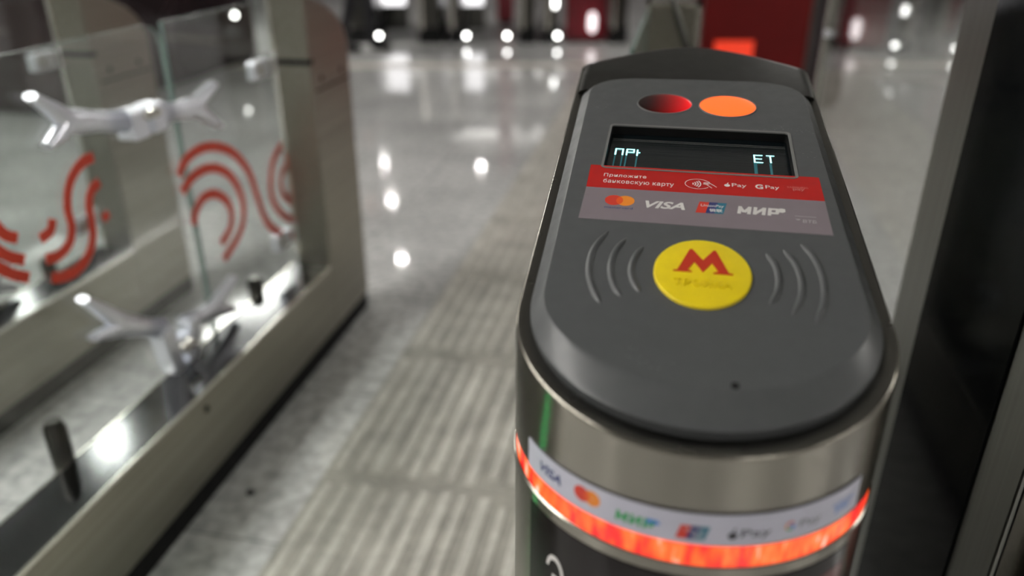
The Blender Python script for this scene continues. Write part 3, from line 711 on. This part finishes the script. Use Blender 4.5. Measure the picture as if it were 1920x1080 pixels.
for i, (a0, a1) in enumerate(((0, 120), (120, 200), (200, 280), (280, 350))):
    stroke(mb, ell(27.0, .9105, 1.35, .0031, 10, a0, a1), .0009 if False else .0011, lambda a, b, h: FC(a, b, h), FH, i)
G_ = MB()
for i, (a0, a1) in enumerate(((45, 140), (140, 215), (215, 300), (300, 360))):
    o_ = ell(27.0, .9108, 1.5, .0036, 10, a0, a1); n_ = ell(27.0, .9108, .95, .0022, 10, a0, a1); nn = len(o_)
    G_.add([FC(*p, FH) for p in o_] + [FC(*p, FH) for p in n_], [(j, j + 1, j + 1 + nn, j + nn) for j in range(nn - 1)], i)
G_.add([FC(27.0, .9101, FH), FC(28.5, .9101, FH), FC(28.5, .9113, FH), FC(27.0, .9113, FH)], [(0, 1, 2, 3)], 3)
obj('coloured_letter', G_, [M['ink_red'], M['ink_orange'], M['ink_green'], M['ink_blue']], fs_, weld=False)
mb = MB(); put_text(mb, 'Pay', (30.0, 36.8, .9060, .9135), FC, FH, .0); obj('logo_lettering', mb, M['ink_grey_d'], fs_)
mb = MB(); put_text(mb, 'SAMSUNG', (41.2, 50.0, .9118, .9150), FC, FH, .0); put_text(mb, 'pay', (42.5, 48.5, .9062, .9112), FC, FH, .01); obj('logo_lettering', mb, M['ink_blue'], fs_)
mb = MB()
put_text(mb, 'Это', (-44.2, -22.0, .806, .8465), lambda a, z, h: CYL(a, z, h), .0013, -.004)
obj('panel_lettering', mb, M['ink_white'], bp_)
obj('panel_red_field', MB().rings([[CYL(a, z, .0011) for a in range(34, 54)] for z in (.30, .86)], closed=False), mat('dark_red_print', (.10, .006, .006), .25, noise=(10, .05)), bp_)

# ------------------------------------------------------------------ tall cabinet on the right
EX = .38; ET = 1.36
E_ = thing('gate_cabinet', 'tall steel gate cabinet with black glass side panel at the right edge', 'gate cabinet', (EX + .09, .95, 0))
ey0, ey1 = .735, 1.248
prof = [(ey0, .05), (ey1, .05), (ey1, ET - .06), (ey1 - .02, ET - .02), (ey1 - .06, ET), (ey0 + .02, ET), (ey0, ET - .02)]
obj('plinth', MB().box(EX + .01, EX + .17, ey0 + .01, ey1 - .01, 0, .05), M['black'], E_)
obj('body', MB().prism(prof, EX, EX + .18, lambda a, b, h: (h, a, b)), M['steel_e'], E_, bevel=.004)
obj('side_panel', MB().box(EX - .003, EX + .004, .828, 1.118, .07, ET - .05), M['black_glass'], E_, bevel=.001)
def nose(z0, z1, r, n=28):
    cx, cy = EX + .09, .705
    R = lambda z: [(cx + r * cos(a), cy - .0 + (r * .95) * sin(a), z) for a in [pi + pi * i / n for i in range(n + 1)]] 
    return [R(z0) + [(cx + r, .725, z0), (cx - r, .725, z0)], R(z1) + [(cx + r, .725, z1), (cx - r, .725, z1)]]
obj('front_nose', MB().rings(nose(.05, .95, .089), True, True), M['steel'], E_, smooth=40)
obj('nose_gap', MB().box(EX + .006, EX + .174, .724, .736, .05, .95), M['black'], E_)
obj('nose_lamp', MB().lathe((EX + .0035, .668, .615), [(.0001, -.008), (.030, -.006), (.034, 0), (.034, .01)], 28, axis='x'), mat('red_round_lamp', (.45, .01, .01), .3, emit=(1, .02, .01), es=.06), E_, smooth=50)
# glass running on from the cabinet to a slim end post
GP = thing('glass_screen', 'clear glass screen running on from the tall cabinet at the right', 'glass screen', (EX + .03, 1.85, 0))
pane(GP, 'glass_pane', EX + .03, 1.252, 2.44, .02, 1.42).data.materials[0] = M['glass_smoked']
obj('floor_channel', MB().box(EX + .012, EX + .048, 1.252, 2.45, 0, .03), M['steel_side'], GP)
obj('edge_strip', MB().box(EX + .018, EX + .042, 2.44, 2.452, .02, 1.42), M['steel_edge'], GP)
obj('glass_clamp', MB().box(EX + .018, EX + .042, 2.425, 2.45, .93, .95), M['chrome'], GP, bevel=.004)

# ------------------------------------------------------------------ dark kiosk on the left, red stand behind the validator
K_ = thing('dark_kiosk', 'large dark maroon glossy kiosk standing behind the left gates', 'kiosk', (-4.25, 5.9, 0))
obj('plinth', MB().box(-4.62, -3.88, 4.65, 7.0, 0, .03), M['black'], K_)
obj('cabinet', MB().box(-4.65, -3.85, 4.6, 7.05, .03, 2.1), M['maroon'], K_, bevel=.01)
for y in (5.4, 6.2):
    obj('panel_joint', MB().box(-3.852, -3.847, y, y + .008, .05, 2.05), M['black'], K_)
obj('kiosk_reflection_dot', MB().lathe((-3.85, 6.72, .42), [(.001, .02), (.016, .016), (.02, 0)], 16, axis='x'), mat('painted_light_reflection', (.8, .8, .8), .4, emit=(1, .97, .92), es=14), K_)  # emissive dot standing in for a light reflected on the glossy side

def hthing(name, label, cat, r, d, group=None): return thing(name, label, cat, tuple(hp(r, d, 0)), group)
R_ = hthing('red_stand', 'dark red lacquered stand with glowing red screen, past the validator', 'information stand', 1.6, 5.6)
obj('plinth', hall_box(MB(), 1.26, 1.92, 5.42, 5.78, 0, .05), M['black'], R_)
obj('cabinet', hall_box(MB(), 1.24, 1.94, 5.4, 5.8, .05, 1.9), M['red_wall'], R_, bevel=.01)
sc = obj('screen', hall_box(MB(), 1.33, 1.585, 5.385, 5.402, .20, .48), M['orange_screen'], R_, bevel=.004)
obj('screen_mark', MB().prism(ell(1.50, .30, .035, .05, 20), 5.380, 5.3855, lambda a, b, h: hp(a, h, b)), M['pink_screen'], sc)
obj('side_trim', hall_box(MB(), 1.94, 1.96, 5.4, 5.8, .05, 1.9), M['steel_dark'], R_)
T_ = hthing('dark_stand', 'dark brown stand beside the red stand, seen left of the glass screen', 'information stand', 2.15, 5.75)
obj('plinth', hall_box(MB(), 1.99, 2.26, 5.57, 5.93, 0, .05), M['black'], T_)
obj('cabinet', hall_box(MB(), 1.975, 2.28, 5.55, 5.95, .05, 1.85), M['maroon'], T_, bevel=.01)

# ------------------------------------------------------------------ row of gates across the far hall
def far_gate(px0, px1, label, lampx=None, d=8.55, lz=.085, lm='ind_white', depth=.9, slope=True):
    k = 8.24 / 1490
    r0, r1 = (px0 - 960) * k, (px1 - 960) * k
    g = hthing('far_turnstile', label, 'turnstile gate', (r0 + r1) / 2, d + .4, None)
    obj('plinth', hall_box(MB(), r0, r1, d, d + depth, 0, .165), M['black'], g)
    poly = [(d, .165), (d + depth, .165), (d + depth, 1.0), (d + depth - .3, 1.02), (d + .12, .98), (d + .03, .92), (d, .8)]
    obj('body', MB().prism(poly, r0 + .01, r1 - .01, lambda a, b, h: hp(h, a, b)), M['steel_dark'], g, bevel=.01)
    obj('front_trim', hall_box(MB(), r0 + .02, r0 + .05, d - .012, d, .14, .78), M['steel_edge'], g)
    if lampx is not None:
        rl = (lampx - 960) * k
        c = hp(rl, d - .03, lz)
        obj('white_lamp', MB().lathe(c, [(.001, -.02), (.014, -.012), (.019, 0), (.014, .012), (.001, .02)], 14), M[lm], g, smooth=60)
        obj('lamp_bracket', hall_box(MB(), min(rl, r0) if rl < r0 else rl - .005, max(rl, r0) if rl < r0 else max(rl + .005, r0), d - .036, d - .024, lz - .004, lz + .004), M['steel_dark'], g)
far_gate(652, 700, 'leftmost gate of the far row, behind the standing person', 712)
far_gate(785, 828, 'far-row gate just left of the middle passage, no lamp at its foot')
far_gate(842, 866, 'slim far-row gate with white lamp low on its right side', 875)
far_gate(972, 1005, 'far-row gate right of the brightest low lamp', 951)
far_gate(1020, 1048, 'slim far-row gate beside the crimson panel, lamp low on it', 1045)
far_gate(1142, 1176, 'rightmost gate of the far row, right of the crimson panel')
fl_ = [o for o in bpy.data.objects if o.name.startswith('far_turnstile') and 'slim far-row gate beside' in o['label']][0]
obj('lamp_strip', hall_box(MB(), .425, .455, 8.53, 8.55, .36, .44), mat('strip_lamp', (.9, .9, .9), .4, emit=(1, 1, .97), es=9), fl_)
for r0, r1, lb in ((-1.52, -1.22, 'white glowing light box past the far gates, right of the standing person'), (-.68, -.33, 'white glowing light box past the far gates, left of the brightest low lamp')):
    t = hthing('light_box', lb, 'light box', (r0 + r1) / 2, 9.7)
    obj('case', hall_box(MB(), r0 - .02, r1 + .02, 9.64, 9.80, .0, .74), M['steel_dark'], t, bevel=.004)
    obj('diffuser', hall_box(MB(), r0, r1, 9.625, 9.642, .27, .70), M['box_white'], t, bevel=.003)
c_ = hthing('advertising_board', 'tall crimson board with a white glowing pill lamp between far gates', 'board', .80, 8.9)
obj('board', hall_box(MB(), .56, 1.0, 8.72, 8.80, .02, 1.9), M['maroon_l'], c_, bevel=.01)
obj('foot', hall_box(MB(), .60, .96, 8.66, 8.86, 0, .02), M['black'], c_)
obj('pill_lamp', MB().tube([hp(.84, 8.70, .10), hp(.84, 8.70, .14), hp(.84, 8.70, .25), hp(.84, 8.70, .29)], [.022, .04, .04, .022], 14), M['ind_pill'], c_, smooth=60)
for (r0, r1, dd, lb) in ((-.18, .02, 10.2, 'narrow crimson board farther back between the middle far gates'),):
    t = hthing('advertising_board', lb, 'board', (r0 + r1) / 2, dd)
    obj('board', hall_box(MB(), r0, r1, dd - .04, dd + .04, .03, 1.9), M['maroon_l'], t, bevel=.01)
    obj('foot', hall_box(MB(), r0 + .03, r1 - .03, dd - .1, dd + .1, 0, .03), M['black'], t)

# ------------------------------------------------------------------ person in dark clothes by the far row
def skin_body(name, V, E, m, parent, sub=2):
    me = bpy.data.meshes.new(name); off = Vector((0, 0, 0)); q = parent
    while q is not None: off += q.location; q = q.parent
    me.from_pydata([tuple(Vector(v[:3]) - off) for v in V], E, []); o = bpy.data.objects.new(name, me); COL.objects.link(o)
    if parent is not None: o.parent = parent
    sk = o.modifiers.new('skin', 'SKIN'); sk.use_smooth_shade = True
    for i, v in enumerate(V):
        r = v[3]; me.skin_vertices[0].data[i].radius = (r, r) if not isinstance(r, tuple) else r
    me.skin_vertices[0].data[0].use_root = True
    ss = o.modifiers.new('sub', 'SUBSURF'); ss.levels = sub; ss.render_levels = sub
    dg = bpy.context.evaluated_depsgraph_get(); dg.update()
    nm = bpy.data.meshes.new_from_object(o.evaluated_get(dg)); o.modifiers.clear(); o.data = nm; nm.materials.clear(); 
    for mm in (m if isinstance(m, list) else [m]): nm.materials.append(mm)
    for p in nm.polygons: p.use_smooth = True
    return o
PR, PD = -1.50, 8.05
P_ = hthing('person', 'person in dark clothes standing sideways by the far gate row, arms hanging', 'person', PR, PD)
def pp(r, d, z): q = hp(PR - d, PD + r, z); return (q.x, q.y, q.z)
V = [(*pp(0, 0, .93), .145), (*pp(0, .01, 1.10), .135), (*pp(0, .0, 1.28), .165), (*pp(0, 0, 1.40), .13), (*pp(0, 0, 1.48), .06), (*pp(0, -.01, 1.56), .075), (*pp(0, -.015, 1.66), .098), (*pp(0, -.01, 1.74), .06),
     (*pp(.17, 0, 1.40), .065), (*pp(.24, .01, 1.14), .045), (*pp(.25, -.04, .90), .034), (*pp(.25, -.06, .82), .036),
     (*pp(-.17, 0, 1.40), .065), (*pp(-.24, .01, 1.14), .045), (*pp(-.25, -.04, .90), .034), (*pp(-.25, -.06, .82), .036),
     (*pp(.09, 0, .86), .088), (*pp(.11, -.10, .50), .064), (*pp(.11, -.12, .12), .050), (*pp(.11, -.12, .055), .045), (*pp(.11, -.28, .035), .035),
     (*pp(-.09, 0, .86), .088), (*pp(-.10, .02, .50), .064), (*pp(-.09, .14, .12), .050), (*pp(-.09, .13, .055), .045), (*pp(-.10, -.02, .035), .035)]
Ed = [(0, 1), (1, 2), (2, 3), (3, 4), (4, 5), (5, 6), (6, 7), (3, 8), (8, 9), (9, 10), (10, 11), (3, 12), (12, 13), (13, 14), (14, 15), (0, 16), (16, 17), (17, 18), (18, 19), (19, 20), (0, 21), (21, 22), (22, 23), (23, 24), (24, 25)]
for s, base in ((1, 11), (-1, 15)):
    for k, (dd, L) in enumerate(((-.036, .070), (-.012, .080), (.012, .074), (.034, .060))):
        i = len(V); x = .25 * s
        V.append((*pp(x, -.06 + dd, .785), .0095)); V.append((*pp(x - .004 * s, -.062 + dd, .785 - L * .5), .0085)); V.append((*pp(x - .016 * s, -.058 + dd, .785 - L), .007))
        Ed += [(base, i), (i, i + 1), (i + 1, i + 2)]
    i = len(V); V.append((*pp(.25 * s - .01 * s, -.10, .80), .010)); V.append((*pp(.25 * s - .02 * s, -.115, .765), .0085)); Ed += [(base, i), (i, i + 1)]
body = skin_body('body', V, Ed, [M['cloth'], M['skin']], P_)
ow_ = P_.location
for p in body.data.polygons:
    z = p.center.z
    xx = (Vector((p.center.x, p.center.y, 0))).length
    if z > 1.455 or (z < .87 and xx > .19 and z > .6): p.material_index = 1
# jacket, hair, shoes and face details
JV = [(*pp(0, 0, .90), .165), (*pp(0, .01, 1.10), .155), (*pp(0, 0, 1.28), .185), (*pp(0, 0, 1.40), .145), (*pp(.17, 0, 1.40), .08), (*pp(.24, .01, 1.14), .06), (*pp(.25, -.035, .93), .05),
      (*pp(-.17, 0, 1.40), .08), (*pp(-.24, .01, 1.14), .06), (*pp(-.25, -.035, .93), .05)]
skin_body('jacket', JV, [(0, 1), (1, 2), (2, 3), (3, 4), (4, 5), (5, 6), (3, 7), (7, 8), (8, 9)], M['cloth'], P_)
skin_body('hair', [(*pp(0, .025, 1.62), .085), (*pp(0, .02, 1.70), .102), (*pp(0, .0, 1.755), .075)], [(0, 1), (1, 2)], M['hair'], P_)
for s, fo in ((.11, -.14), (-.095, .12)):
    skin_body('shoe', [(*pp(s, fo + .05, .045), .046), (*pp(s, fo - .06, .045), .046), (*pp(s + .005, fo - .17, .035), .035)], [(0, 1), (1, 2)], M['black'], P_)
for s in (-1, 1):
    obj('eye', MB().lathe(pp(s * .032, -.098, 1.665), [(.001, -.010), (.010, -.004), (.011, .002), (.001, .010)], 10), M['ink_black'], P_, smooth=60)
    obj('ear', MB().lathe(pp(s * .088, 0, 1.65), [(.004, -.028), (.016, -.012), (.018, .010), (.004, .030)], 10), M['skin'], P_, smooth=60)
obj('nose', MB().lathe(pp(0, -.105, 1.64), [(.016, -.018), (.014, -.008), (.008, .012), (.003, .028)], 10), M['skin'], P_, smooth=60)
obj('mouth', MB().tube([pp(-.024, -.086, 1.596), pp(0, -.096, 1.594), pp(.024, -.086, 1.596)], [.003, .006, .003], 8), mat('lips', (.40, .14, .12), .5, noise=(30, .1)), P_, smooth=60)
